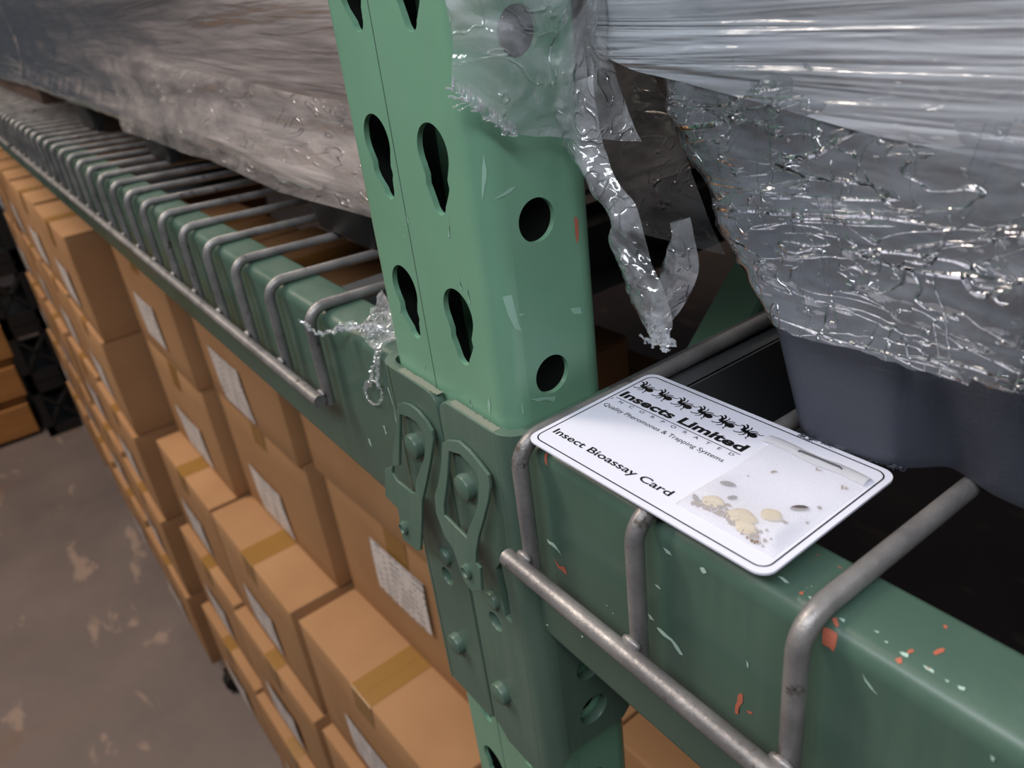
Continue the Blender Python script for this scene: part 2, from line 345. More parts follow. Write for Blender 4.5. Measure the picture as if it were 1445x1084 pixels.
CH_WH2 = [[(.0124,0,-.0613),(.0159,0,-.0611),(.0178,0,-.0622),(.0198,0,-.0640),(.0165,0,-.0630),(.0131,0,-.0630)],[(.0586,0,-.0611),(.0599,0,-.0610),(.0612,0,-.0622),(.0594,0,-.0627)],[(.0620,0,-.0638),(.0646,0,-.0635),(.0679,0,-.0639),(.0719,0,-.0669),(.0707,0,-.0677),(.0675,0,-.0651),(.0628,0,-.0648)],[(.0618,0,-.0478),(.0630,0,-.0475),(.0642,0,-.0482),(.0630,0,-.0484)],[(.0968,.0052,-.0256),(.0979,.0057,-.0255),(.1001,.0052,-.0256),(.0992,.0048,-.0258)],[(.0929,0,-.0518),(.0936,0,-.0524),(.0937,0,-.0541),(.0932,0,-.0535)],[(.0780,.0001,-.0316),(.0793,.0002,-.0308),(.0803,0,-.0318),(.0791,0,-.0328)],[(.1053,.0048,-.0258),(.1060,.0051,-.0257),(.1063,.0045,-.0259)],[(.0655,0,-.0327),(.0679,0,-.0328),(.0686,0,-.0336),(.0667,0,-.0339)],[(.0289,.0004,-.1082),(.0306,.0001,-.1074),(-36402534876625700444052959529100662713946182806070780760850169856.0000,27732376083757343970598007261499275809468688060500989493471346688.0000,-51430894102989001222853403486342867667799035860746131337327411200)],[(.0402,0,-.0708),(.0410,0,-.0705),(.0407,0,-.0712)],[(.0429,0,-.0721),(.0437,0,-.0717),(.0432,0,-.0725)],[(.0051,0,-.1046),(.0072,0,-.1037),(.0063,0,-.1051)],[(.0256,0,-.0947),(.0272,0,-.0940),(.0265,0,-.0956)]]
CH_OR3 = [[(.0147,.0018,-.0277),(.0158,.0021,-.0274),(.0172,.0003,-.0303),(.0162,.0003,-.0303)]]
COL_WH = [[(-.0014,.0035,.0611),(-.0013,.0037,.0569),(-.0019,.0029,.0526),(-.0028,.0019,.0483),(-.0018,.0029,.0539)],[(-.0010,.0041,.0483),(0,.0074,.0496),(0,.0119,.0504),(0,.0081,.0488)],[(-.0194,0,.0442),(-.0204,0,.0350),(-.0214,0,.0348)],[(-.0526,0,.0319),(-.0516,0,.0313),(-.0524,0,.0308)],[(-.0502,0,.0300),(-.0493,0,.0290),(-.0502,0,.0291)],[(-.0460,0,.0384),(-.0452,0,.0347),(-.0460,0,.0346)]]
COL_WH2 = [[(-.0014,.0036,.0193),(-.0002,.0061,.0194),(-.0001,.0065,.0113),(0,.0080,.0070),(-.0003,.0059,.0085),(-.0009,.0044,.0133)],[(0,.0273,.0078),(0,.0314,.0068),(0,.0317,.0044),(0,.0285,.0055)],[(0,.0079,-.0170),(0,.0182,-.0202),(0,.0175,-.0220),(0,.0109,-.0191)],[(0,.0075,.0128),(0,.0100,.0120),(0,.0086,.0117)],[(-.0005,.0052,-.0165),(-.0004,.0055,-.0207),(-.0006,.0050,-.0214)],[(-.0138,0,.0231),(-.0140,0,.0149),(-.0148,0,.0150)],[(-.0643,0,.0022),(-.0631,0,-.0037),(-.0643,0,-.0036)],[(-.0197,0,.0246),(-.0175,0,.0185),(-.0185,0,.0186)],[(-.0595,0,-.0172),(-.0593,0,-.0199),(-.0600,0,-.0201)],[(-.0526,0,-.0186),(-.0525,0,-.0222),(-.0533,0,-.0220)],[(-.0240,0,-.0225),(-.0231,0,-.0257),(-.0241,0,-.0257)],[(-.0113,0,-.0168),(-.0119,0,-.0239),(-.0125,0,-.0241)]]
COL_OR = [[(0,.0318,.0363),(0,.0331,.0356),(0,.0330,.0303),(0,.0320,.0275),(0,.0317,.0307)]]
flakes('bare_nick', COL_WH + COL_WH2, M['scuff'], upright, lift_post); flakes('primer_flake', COL_OR, M['primer'], upright, lift_post)

# ------------------------------------------------------------------ shelf beams with end connectors
BY, BZ0, BZ1 = .0225, -.113, -.0254
def beam_mesh(x0, x1):
    r = .006; o = arc2(r, BZ1-r, r, 180, 90, 6)
    o += arc2(BY-.0025, BZ1-.0025, .0025, 90, 0, 4) + arc2(BY-.003, BZ0+.003, .003, 0, -90, 3) + arc2(r, BZ0+r, r, 270, 180, 5)
    bm = BM(); n = max(2, int((x1-x0)/.4))
    rows = [[(x0+(x1-x0)*k/n, y, z) for y, z in o] for k in range(n+1)]
    vr = strip_loft(bm, rows, True); bm.faces.new(vr[0][::-1]); bm.faces.new(vr[-1]); return bm
def rivet(parent, x, z, y, r=.0052, h=.0050):
    bm = BM(); mt = Matrix.Translation((x, y, z)) @ Matrix.Rotation(math.radians(90), 4, 'X')
    lathe(bm, [(r, -.001), (r, h*.45), (r*.93, h*.62), (r*.62, h*.74), (.0004, h*.76)], 12, mt); return obj('rivet', bm, M['plate'], parent, smooth=40)
def plate(parent, x0, x1, side, zbot):
    """end connector: front plate, rolled corner and side flange; side = x of the flange's outer face"""
    t = .0042; yf = -.0048; r = .009; bm = BM(); sg = 1 if side > x0 else -1
    xa, xb = (x0, side-r) if sg > 0 else (side+r, x1)
    lo, hi = min(xa, xb), max(xa, xb)
    cut = [(lo+.010, zbot), (hi, zbot), (hi, -.0256), (lo+.007, -.0256)] + arc2(lo+.007, -.0326, .007, 90, 180, 5) + [(lo, zbot+.008)]
    if sg < 0: cut = [(hi-.004, zbot+.001), (lo, zbot), (lo, -.0256)] + arc2(hi-.006, -.0316, .006, 90, 0, 5) + [(hi, zbot+.004)]
    hl = [[(a, b) for a, b in arc2(c, z, .0042, 0, 330, 11)] for c, z in (((x0+x1)/2-.006 if sg > 0 else (x0+x1)/2+.003, -.1215), )]
    hl.append([(side-.0205, -.090), (side-.0165, -.0845), (side-.0150, -.098), (side-.0155, -.113), (side-.0190, -.1125)] if sg > 0 else [(x1-.0052, -.0895), (x1-.0015, -.0865), (x1-.0010, -.0965), (x1-.0050, -.0975)])
    into(bm, sheet(cut, hl, t, lambda a, b, c: (a, yf+t/2-c, b), .0005))
    cx_ = side - sg*r; cy_ = yf + r
    ang = [270 + sg*90*k/8 for k in range(9)]
    def ring(z0f, z1f):
        rows = []
        for k, a in enumerate(ang):
            ca, sa = math.cos(math.radians(a)), math.sin(math.radians(a)); z0 = zbot + (.017 if sg > 0 else 0)*(k/8)
            rows.append([(cx_+ca*r, cy_+sa*r, z0), (cx_+ca*r, cy_+sa*r, -.0256), (cx_+ca*(r-t), cy_+sa*(r-t), -.0256), (cx_+ca*(r-t), cy_+sa*(r-t), z0)])
        return rows
    vr = strip_loft(bm, ring(0, 0), True)
    zs = zbot + (.017 if sg > 0 else 0)
    holes = [arc2(.0185, -.1655, .0068, 0, 345, 23), arc2(.0185, -.1405, .0062, 0, 345, 23)]
    into(bm, sheet([(cy_, zs), (.034, zs-.002), (.040, zs+.004), (.040, -.0256), (cy_, -.0256)], holes, t, lambda a, b, c: (side-sg*t/2+c*sg, a, b), .0005))
    o = obj('end_connector', bm, M['plate'], parent)
    # dust lying along the top edge
    bm = BM(); n = 40; L_ = [(lerp(lo+.007, hi, s_/n), yf+.0005+.0009*abs(noise.noise(Vector((s_*.35, lo*50, 0)))), yf+t-.0005-.0012*abs(noise.noise(Vector((s_*.4, 5, lo*40))))) for s_ in range(n+1)]
    strip_loft(bm, [[(a, p, -.02552), (a, q, -.02552)] for a, p, q in L_])
    d = obj('edge_dust', bm, M['dust'], o, smooth=None); d['kind'] = 'stuff'
    return o
def latch(parent, outer, window, rx, rz, k=.13):
    """pressed safety clip, sprung away from the connector towards its foot"""
    def mp(a, b, c): return (a, -.0062 + k*(b+.040) - c, b)
    me = sheet(outer, [window], .0013, mp, .0003); bm = BM(); into(bm, me)
    o = obj('safety_clip', bm, M['plate'], parent)
    bm = BM(); y = -.0062 + k*(rz+.040)
    lathe(bm, [(.0030, -.001), (.0030, .0016), (.0022, .0022), (.0016, .0014), (.0003, .0014)], 12, Matrix.Translation((rx, y, rz)) @ Matrix.Rotation(math.radians(90), 4, 'X'))
    obj('clip_rivet', bm, M['plate'], o)
    return o
LATCH_L = [(-.0693,-.0401),(-.0645,-.0373),(-.0587,-.0361),(-.0526,-.0365),(-.0467,-.0384),(-.0432,-.0407),(-.0425,-.0439),(-.0455,-.0539),(-.0494,-.0646),(-.0539,-.0752),(-.0560,-.0888),(-.0580,-.1009),(-.0602,-.1025),(-.0732,-.1037),(-.0755,-.0900),(-.0864,-.0893),(-.0847,-.0753),(-.0786,-.0713),(-.0771,-.0699),(-.0764,-.0647),(-.0722,-.0536)]
WIN_L = [(-.0673,-.0434),(-.0609,-.0420),(-.0546,-.0417),(-.0496,-.0436),(-.0482,-.0461),(-.0500,-.0547),(-.0576,-.0676),(-.0592,-.0745),(-.0619,-.0758),(-.0748,-.0762),(-.0781,-.0743),(-.0773,-.0709),(-.0714,-.0678)]
LATCH_R = [(-.0362,-.0425),(-.0325,-.0399),(-.0255,-.0374),(-.0190,-.0381),(-.0127,-.0401),(-.0073,-.0424),(-.0064,-.0459),(-.0076,-.0521),(-.0104,-.0602),(-.0141,-.0698),(-.0164,-.0782),(-.0167,-.0828),(-.0140,-.0835),(-.0134,-.0930),(-.0200,-.0975),(-.0254,-.0955),(-.0323,-.0854),(-.0380,-.0829),(-.0435,-.0755),(-.0439,-.0684),(-.0407,-.0614),(-.0381,-.0532)]
WIN_R = [(-.0318,-.0440),(-.0244,-.0422),(-.0192,-.0432),(-.0142,-.0450),(-.0130,-.0476),(-.0138,-.0550),(-.0161,-.0621),(-.0208,-.0708),(-.0224,-.0751),(-.0294,-.0745),(-.0375,-.0735),(-.0373,-.0690),(-.0338,-.0558)]
bl = thing('shelf_beam', 'dark green steel shelf beam running away to the left of the post, over the cartons', 'shelf beam', (-1.3, .03, BZ0), 'green shelf beams')
obj('beam', beam_mesh(-2.62, -.0835), M['beam'], bl); plate(bl, -.0840, -.0398, -.0840, -.196)
rivet(bl, -.0624, -.0561, -.0048); rivet(bl, -.0600, -.1609, -.0048); rivet(bl, -.0560, -.1085, -.0048, .004, .003)
latch(bl, LATCH_L, WIN_L, -.0703, -.0964)
br = thing('shelf_beam', 'dark green steel shelf beam with orange paint chips, nearest the camera, under the white card', 'shelf beam', (1.2, .03, BZ0), 'green shelf beams')
obj('beam', beam_mesh(.0040, 2.5), M['beam'], br); plate(br, -.0388, .0044, .0044, -.198)
rivet(br, -.0263, -.0573, -.0048); rivet(br, -.0264, -.1636, -.0048); rivet(br, -.0215, -.1085, -.0048, .004, .003)
latch(br, LATCH_R, WIN_R, -.0222, -.0895)
flakes('primer_flake', CH_OR + CH_OR2 + CH_OR3, M['primer'], br, lift_beam); flakes('bare_nick', CH_WH + CH_WH2, M['scratch'], br, lift_beam)
flakes('bare_nick', [[(-.0905, 0, -.0430), (-.0895, 0, -.0425), (-.0885, 0, -.060), (-.0893, 0, -.0605)], [(-.104, 0, -.0672), (-.1022, 0, -.0668), (-.1016, 0, -.0705), (-.1030, 0, -.0715)], [(-.125, 0, -.083), (-.1235, 0, -.083), (-.1230, 0, -.087), (-.1245, 0, -.0865)]], M['scratch'], bl, lift_beam)

# ------------------------------------------------------------------ wire decks
WR, WZ = .0027, -.0228
def wire_bm(x, slope, y1, zlow=-.067):
    zlow -= .0042
    bm = BM(); yv = -.0056; r = .0085
    pts = [(x, yv, zlow), (x, yv, -.055), (x, yv, WZ-r)]
    pts += [(x, yv + r - r*math.cos(a), WZ - r + r*math.sin(a)) for a in [math.radians(d) for d in (15, 30, 45, 60, 75, 90)]]
    pts += [(x, .035, WZ + slope*(.035-.003)), (x, .12, WZ + slope*.115), (x, y1, WZ + slope*.115)]
    tube(bm, pts, WR, 12)
    bmesh.ops.create_icosphere(bm, subdivisions=2, radius=1, matrix=Matrix.Translation((x, -.0086, zlow+.0066)) @ Matrix.Diagonal((.0036, .0016, .0019, 1)))      # weld
    return bm
def wire_deck(label, xs, rail0, rail1, slope, zr, chans):
    t = thing('wire_deck', label, 'wire shelf', (sum(xs)/len(xs), .5, WZ), 'galvanised wire decks')
    for x in xs: obj('wire', wire_bm(x, slope, 1.02, zr), M['zinc'], t)
    bm = BM(); tube(bm, [(rail0, -.0112, zr), ((rail0+rail1)/2, -.0112, zr), (rail1, -.0112, zr)], .0031, 14); obj('front_rail', bm, M['zinc'], t)
    for x in chans:
        z = WZ + slope*.115 - WR
        bm = BM(); box(bm, (x-.0008, .0265, z-.036), (x+.0008, 1.0, z-.0005)); box(bm, (x-.020, .0265, z-.002), (x, 1.0, z-.0005)); box(bm, (x, .0600, z-.0366), (x+.024, 1.0, z-.0350)); obj('support_channel', bm, M['steel_dark'], t)
    for y in (.35, .62, .90):
        bm = BM(); z = WZ + slope*.115 - WR*2; tube(bm, [(min(xs)-.008, y, z), (max(xs)+.008, y, z)], WR, 8); obj('cross_wire', bm, M['zinc'], t)
    return t
wire_deck('galvanised wire deck on the left beam, partly bare, from the post to the far joint', [-.1490-.0508*k for k in range(23)], -.1460, -1.2735, -.045, -.0668, [-.166, -.70, -1.22])
wire_deck('galvanised wire deck on the right beam under the white card, wires scuffed', [.0105+.0500*k for k in range(22)], .0040, 1.075, 0, -.0675, [.0200, .55, 1.05])
wire_deck('far galvanised wire deck at the left edge, beyond the joint', [-1.315-.0508*k for k in range(23)], -1.311, -2.44, -.03, -.0668, [-1.35, -2.38])

# ------------------------------------------------------------------ pallet loads in stretch film
def interp(tab, z):
    if z <= tab[0][0]: return tab[0][1]
    for (a, u), (b, v) in zip(tab, tab[1:]):
        if z <= b: return lerp(u, v, (z-a)/(b-a))
    return tab[-1][1]
def loft_body(name, levels, mat, parent, smooth=50):
    bm = BM(); vr = strip_loft(bm, levels, True); bm.faces.new(vr[0][::-1]); bm.faces.new(vr[-1]); return obj(name, bm, mat, parent, smooth=smooth)
XL = [(.013, .0575), (.016, .0556), (.026, .0458), (.042, .0344), (.058, .0230), (.076, .0150), (.10, .004), (.13, -.004), (.5, -.004)]
pr = thing('plastic_pallet', 'dark grey plastic pallet with a rounded foot standing on the wire beside the white card', 'pallet', (.5, .55, -.0198), 'plastic pallets')
FOOT = [(.074, .17), (.0685, .12), (.0662, .075)] + smooth_path([(.0658, .060, 0), (.0672, .0535, 0), (.0735, .0503, 0), (.0850, .0510, 0), (.0950, .0528, 0), (.1000, .0575, 0), (.1045, .0622, 0), (.1100, .0612, 0), (.1165, .0588, 0), (.1260, .0580, 0), (.150, .0580, 0)], 4) + [(.26, .058), (.30, .066), (.31, .10), (.31, .17)]
FOOT = [(p[0], p[1]) for p in FOOT]
lv = []
for z, out in ((-.0198, .0016), (-.0188, .0004), (-.016, 0), (-.004, -.0012), (.008, -.0024), (.018, -.0034), (.03, -.0045), (.05, -.006)):
    row = []
    for x, y in FOOT:
        wgt = max(0, min(1, (.105-x)/.04)); sx = interp([(-.0198, 0), (.013, .0105), (.03, .022), (.05, .030)], z)
        y2 = y + (out*.35 if y < .1 else 0); 
        if x > .098 and x < .125 and y < .1: y2 = lerp(y2, min(y2, .0545+out*.35), max(0, min(1, (z+.012)/.03)))
        row.append((x - sx*wgt + (.012*(z+.0198)/.03 if x > .28 else 0), y2, z))
    lv.append(row)
loft_body('foot', lv, M['tub'], pr)
for fx in (.52, .95):
    bm = BM(); box(bm, (fx-.09, .058, -.0198), (fx+.09, .17, .06), .012, 3); obj('foot', bm, M['tub'], pr)
for fx in (.19, .52, .95):
    for fy in (.5, .9):
        bm = BM(); box(bm, (fx-.09, fy-.06, -.0198), (fx+.09, fy+.06, .06), .012, 3); obj('foot', bm, M['tub'], pr)
bm = BM(); box(bm, (.052, .0575, .048), (1.02, 1.02, .075), .006, 2); obj('deck', bm, M['tub'], pr)
bm = BM()
for k in range(90):      # whiskers of flash along the foot's bottom edge
    t_ = random.random(); x = lerp(.070, .098, t_); y = lerp(.0500, .0545, t_)
    tube(bm, [(x, y+.001, -.0190), (x+random.uniform(-.001, .001), y-.0006, -.0194+random.uniform(-.0002, .0006)), (x+random.uniform(-.0016, .0016), y-.0012-random.uniform(0, .0008), -.0190+random.uniform(-.0006, .0008))], .00012, 3, False)
fz = obj('moulding_flash', bm, M['tub'], pr, smooth=None); fz['kind'] = 'stuff'

ld = thing('pallet_load', 'slate grey load of tubs wrapped in clear film, right of the post', 'pallet load', (.5, .5, .075))
bm = BM(); box(bm, (.022, .0575, .0752), (1.0, 1.0, .22), .008, 2); obj('tub', bm, M['tub'], ld)
bm = BM(); box(bm, (.008, .0545, .2205), (1.0, 1.0, .46), .008, 2); obj('tub', bm, M['tub'], ld)

def film_path(xl, yf, x1, r, yb, n, nc=10, ns=8):
    """front run of a wrapped face: side, rounded corner, then the front out to x1 (x grows to the right)"""
    p = [(xl, lerp(yb, yf+r, k/ns)) for k in range(ns)]
    p += [(xl+r-r*math.cos(a), yf+r-r*math.sin(a)) for a in [math.pi/2*k/nc for k in range(nc)]]
    xm = xl + r + .16; p += [(lerp(xl+r, xm, k/(n-30)), yf) for k in range(n-30)]; p += [(lerp(xm, x1, (k/30)**1.3), yf) for k in range(31)]
    return p
def crinkle(bm, amp, scl, o=5, ridge=0):
    bm.normal_update()
    mv = {}
    for v in bm.verts:
        d = fbm(v.co, scl, o)*amp
        if ridge:                                            # sharp pinched creases
            q = Vector((v.co.x*scl[0], v.co.y*scl[1], v.co.z*scl[2]))*.9; q += noise.noise_vector(q*.5)*.9
            d += ridge*((1-abs(noise.noise(q)))**6 - .3) + ridge*.5*(1-abs(noise.noise(q*2.1+Vector((9, 3, 1)))))**8
        mv[v] = v.normal*d
    for v, d in mv.items(): v.co += d
wrap = thing('stretch_wrap', 'clear crinkled stretch film around the grey load on the right, tight band above', 'plastic wrap', (.5, .5, .015), 'stretch films')
bm = BM(); rows = []
nz = 95
for i in range(nz+1):
    t = i/nz; row = []
    base = None
    zmid = lerp(.0165, .13, t); 
    for k, (x, y) in enumerate(film_path(interp(XL, zmid), lerp(.0435, .0462, min(1, t*1.5)), 1.03, .014, .9, 190)):
        zh = .0155 + (.0018 if x > .115 else 0) + .0012*noise.noise(Vector((x*60, 0, 3))) + .0006*noise.noise(Vector((x*300, 0, 1)))
        row.append((x, y, lerp(zh, .13, t)))
    rows.append(row)
strip_loft(bm, rows); crinkle(bm, .0016, (38, 38, 70), 3, .0008); obj('film_skirt', bm, M['film_right'], wrap, smooth=180)
bm = BM(); rows = []
def band_edge(x): return interp([(-.02, .084), (-.0041, .0812), (.0157, .0757), (.0518, .0706), (.0869, .0651), (.1165, .0615), (.2, .056), (1.1, .04)], x)
for i in range(71):
    t = i/70; row = []
    for k, (x, y) in enumerate(film_path(lerp(-.010, -.016, min(1, t*3)), .0470 if 0 else lerp(.0452, .0425, min(1, t*4)), 1.03, .012, .9, 150)):
        z = lerp(band_edge(x), .47, t**1.25)
        yy = y + .0016*noise.noise(Vector((x*5, 1, z*120)))*min(1, t*8)
        if x < .004: yy = max(yy, .0460)
        row.append((x, yy, z))
    rows.append(row)
strip_loft(bm, rows); crinkle(bm, .0007, (14, 14, 160), 4); obj('film_band', bm, M['film_band'], wrap, smooth=180)
def patch(name, ctrl, n, mat, parent, amp, scl, o=5):
    """crumpled sheet through a grid of control points (rows top to bottom)"""
    rows = [smooth_path(r, n) for r in ctrl]; cols = list(zip(*rows)); cols = [smooth_path(c, n) for c in cols]
    bm = BM(); strip_loft(bm, [list(r) for r in zip(*cols)]); crinkle(bm, amp, scl, o)
    return obj(name, bm, mat, parent, smooth=180)
def P45(pts, y):     # a point of the y = .045 sheet carried along to the sheet at y
    k = (y+.11663)/.16163
    return [(.18315+k*(a-.18315), y, .10762+k*(b-.10762)) for a, b in pts]
patch('film_gusset', [P45([(-.016, .086), (.002, .083), (.022, .076)], .080), P45([(-.012, .070), (.010, .067), (.030, .060)], .085), P45([(-.006, .052), (.014, .050), (.038, .045)], .085), P45([(.006, .030), (.022, .030), (.046, .030)], .082)], 14, M['film_thin'], wrap, .0022, (40, 40, 40), 2)

flap = thing('film_flap', 'torn flap of clear film clinging to the green post with a twisted tail hanging down', 'plastic wrap', (.01, .03, .06), 'stretch films')
G = [[(.001, -.0036, .118), (.006, .006, .116), (.008, .020, .113), (.006, .033, .111), (.000, .046, .110)],
     [(.001, -.0036, .100), (.006, .006, .098), (.010, .020, .096), (.008, .033, .094), (.002, .046, .092)],
     [(.002, -.0036, .0900), (.007, .006, .089), (.010, .020, .086), (.007, .034, .0835), (.003, .046, .0825)],
     [(.0016, -.0052, .0810), (.0065, .004, .078), (.011, .018, .075), (.009, .032, .073), (.006, .046, .0715)],
     [(.0030, -.0030, .0760), (.0055, .0035, .0695), (.0060, .0113, .0650), (.0065, .0258, .0612), (.016, .046, .0575)]]
patch('film_sheet', G, 12, M['film_scrap'], flap, .0026, (55, 55, 55), 3)
TL = [(-.0080, .0700), (-.002, .0610), (.0030, .0555), (.0120, .0480), (.0190, .0400), (.0200, .0310), (.0255, .0215), (.0325, .0135), (.0375, .0095)]
TR = [(.0130, .0770), (.0150, .0640), (.0205, .0520), (.0285, .0450), (.0325, .0375), (.0350, .0300), (.0405, .0235), (.0430, .0165), (.0410, .0110)]
rows = []
for (a, b), (c, d), y in zip(TL, TR, (.031, .031, .030, .030, .029, .029, .028, .028, .028)):
    rows.append([(lerp(a, c, t), y + .004*math.sin(t*math.pi)*-1, lerp(b, d, t)) for t in (0, .33, .66, 1)])
patch('film_tail', rows, 9, M['film_scrap'], flap, .0020, (100, 100, 100), 3)
LL = [(.0360, .0400), (.0318, .0330), (.0268, .0210), (.0235, .0060)]; LR = [(.0385, .0405), (.0418, .0275), (.0365, .0150), (.0290, .0050)]
patch('film_loop', [[(lerp(a, c, t), .040 - .006*math.sin(t*math.pi), lerp(b, d, t)) for t in (0, .35, .7, 1)] for (a, b), (c, d) in zip(LL, LR)], 10, M['film_scrap'], flap, .0012, (90, 90, 90))
bm = BM()
def strand(pts, r, wob, n=7):
    q = smooth_path(pts, n); q = [p + Vector((noise.noise(p*900), noise.noise(p*900+Vector((7, 0, 0))), noise.noise(p*900+Vector((0, 9, 0)))))*wob for p in q]
    tube(bm, q, [r*(.6+.8*random.random()) for _ in q], 5, True)
for k in range(16): strand([(.0375+random.uniform(-.004, .003), .027, .0150+random.uniform(-.002, .002)), (.0395+random.uniform(-.004, .004), .027, .0105), (.0400+random.uniform(-.007, .004), .027, .0075+random.uniform(-.0015, .003))], .0004, .0016)
strand([(.040, .027, .008), (.036, .027, .0075), (.032, .027, .0085)], .0004, .001)
obj('torn_end', bm, M['film_scrap'], flap)['kind'] = 'stuff'
bm = BM()
for k in range(46):
    t = random.random(); p = Vector((lerp(.0018, .0058, t), lerp(-.0050, .0100, t), lerp(.0800, .0655, t)))
    L = random.uniform(.0015, .0055) if .15 < t < .4 else random.uniform(.001, .0025)
    strand([p + Vector((0, 0, .002)), p + Vector((.0006, -.0006, -.0004)), p + Vector((-L*.55*random.random(), -L, -L*.3*random.uniform(-1, 2)))], .00022, .0007, 4)
obj('torn_edge', bm, M['film_scrap'], flap)['kind'] = 'stuff'

# left-hand load
WB = [(-2.6, .024), (-1.75, .022), (-1.40, .015), (-1.25, .006), (-.98, .002), (-.80, .000), (-.65, -.002), (-.50, .001), (-.39, .0035), (-.28, -.003), (-.235, -.001), (-.185, .0025), (-.10, .006)]
pl = thing('plastic_pallet', 'black plastic pallet with low feet on the wire deck left of the post', 'pallet', (-.72, .55, -.030), 'plastic pallets')
for x0, x1 in ((-.275, -.190), (-.668, -.575), (-1.00, -.900)):
    lv = [[(lerp((x0+x1)/2, x, k), lerp(.118, y, k), z) for x, y in arc2(x0+.012, .064, .012, 180, 270, 4) + arc2(x1-.012, .064, .012, 270, 360, 4) + [(x1, .17), (x0, .17)]] for z, k in ((-.0226, .94), (-.021, .98), (-.010, 1.0), (.02, 1.08))]
    loft_body('foot', lv, M['black'], pl)
    bm = BM(); box(bm, (x0, .8, -.0252), (x1, .9, .019), .01, 2); obj('foot', bm, M['black'], pl)
bm = BM(); box(bm, (-1.26, .060, .0195), (-.125, .98, .045), .006, 2); obj('deck', bm, M['black'], pl)
ll = thing('pallet_load', 'brown cardboard load behind cloudy film on the left wire deck', 'pallet load', (-.7, .5, .046))
m = simple('dull_brown_load', srgb(92, 74, 66), .8)
for k in range(3):
    bm = BM(); box(bm, (-1.255+k*.378, .058, .0455), (-1.255+k*.378+.374, .95, .25), .006, 2); obj('carton', bm, m, ll)
    bm = BM(); box(bm, (-1.255+k*.378, .058, .2505), (-1.255+k*.378+.374, .95, .46), .006, 2); obj('carton', bm, m, ll)
lw = thing('stretch_wrap', 'cloudy wrinkled stretch film hanging low around the load left of the post', 'plastic wrap', (-.7, .5, 0), 'stretch films')
bm = BM(); rows = []
for i in range(81):
    t = i/80; row = []
    for x, y in [(-1.335, lerp(.9, .066, k/6)) for k in range(6)] + [(-1.33, .062)] + [(lerp(-1.326, -.112, 1-(1-k/170)**1.35), .050) for k in range(171)] + [(-.107, .056), (-.105, .07)] + [(-.105, lerp(.09, .9, k/6)) for k in range(7)]:
        zb_ = interp(WB, x) + .003*noise.noise(Vector((x*9, 2, 0))) + .0015*noise.noise(Vector((x*40, 2, 0)))
        z = lerp(zb_, .47, t**1.6)
        bulge = -.010*math.exp(-((z-zb_-.016)/.014)**2) + .012*math.exp(-((z-zb_)/.006)**2)
        row.append((x, y + (bulge if y < .2 else 0) + .005*noise.noise(Vector((x*2.2, 0, z*30))), z))
    rows.append(row)
strip_loft(bm, rows); crinkle(bm, .0018, (5, 20, 70), 3, .0009); obj('film_skirt', bm, M['film_left'], lw, smooth=180)

bm = BM(); rows = []
for i in range(31):
    t = i/30; row = []
    for k in range(121):
        x = lerp(-.66 + .02*noise.noise(Vector((t*4, 1, 2))) - .03*t, -.113, k/120)
        row.append((x, .0370 + .010*t + .004*noise.noise(Vector((x*6, 3, t*3))), lerp(interp(WB, x) + .004, .062 + .01*noise.noise(Vector((x*5, 8, 0))) - .03*(x+.4), t)))
    rows.append(row)
strip_loft(bm, rows); crinkle(bm, .0018, (14, 20, 50), 3, .001); obj('film_overlap', bm, M['film_overlap'], lw, smooth=180)
fl = thing('pallet_load', 'farthest brown load behind film, at the top left edge', 'pallet load', (-1.95, .5, -.025))
for k in range(3):
    bm = BM(); box(bm, (-2.5+k*.37, .064, -.0245), (-2.5+k*.37+.366, .95, .46), .006, 2); obj('carton', bm, m, fl)
fw = thing('stretch_wrap', 'far stretch film around the load at the top left edge', 'plastic wrap', (-1.95, .5, -.02), 'stretch films')
bm = BM(); rows = []
for i in range(41):
    t = i/40
    rows.append([(x, y + (.005*noise.noise(Vector((x*3, 4, t*12))) if y < .2 else 0), lerp(.004+.006*noise.noise(Vector((x*6, 7, 0))), .47, t)) for x, y in [(lerp(-2.52, -1.350, k/60), .056) for k in range(61)] + [(-1.345, .062), (-1.344, .3), (-1.344, .9)]])
strip_loft(bm, rows); crinkle(bm, .003, (5, 20, 50), 4); obj('film_skirt', bm, M['film_left'], fw, smooth=180)

scrap = thing('film_scrap', 'shredded wisp of clear film caught on the left beam beside the post', 'plastic wrap', (-.11, 0, -.024), 'stretch films')
bm = BM()
strand([(-.094, .008, -.0215), (-.104, .004, -.0215), (-.112, -.001, -.0225), (-.120, -.0045, -.0245), (-.128, -.0085, -.0265), (-.135, -.0105, -.0265), (-.143, -.0105, -.0235)], .0007, .0016, 10)
for s_ in (0, 1, 2): strand([(-.096+.004*s_, .006, -.0215), (-.104, .002+.002*s_, -.0210), (-.113-.003*s_, -.001, -.0225), (-.122, -.004, -.0240)], .0006, .0024, 10)
strand([(-.092, .000, -.0230), (-.0935, -.0015, -.030), (-.098, -.002, -.038), (-.102, -.002, -.0440), (-.108, -.002, -.0490)], .0006, .0012, 10)
strand([(-.0885, -.0005, -.0240), (-.0915, -.0015, -.032), (-.0945, -.002, -.039), (-.0945, -.002, -.0440)], .0006, .0012, 10)
rg = [Vector((-.1030 + .0085*math.cos(a), -.0016, -.0495 + .0060*math.sin(a) - .35*.0085*math.cos(a)*-1)) for a in [math.radians(k*20) for k in range(19)]]
strand(rg, .0005, .0008, 3)
obj('film_shreds', bm, M['film_scrap'], scrap)['kind'] = 'stuff'
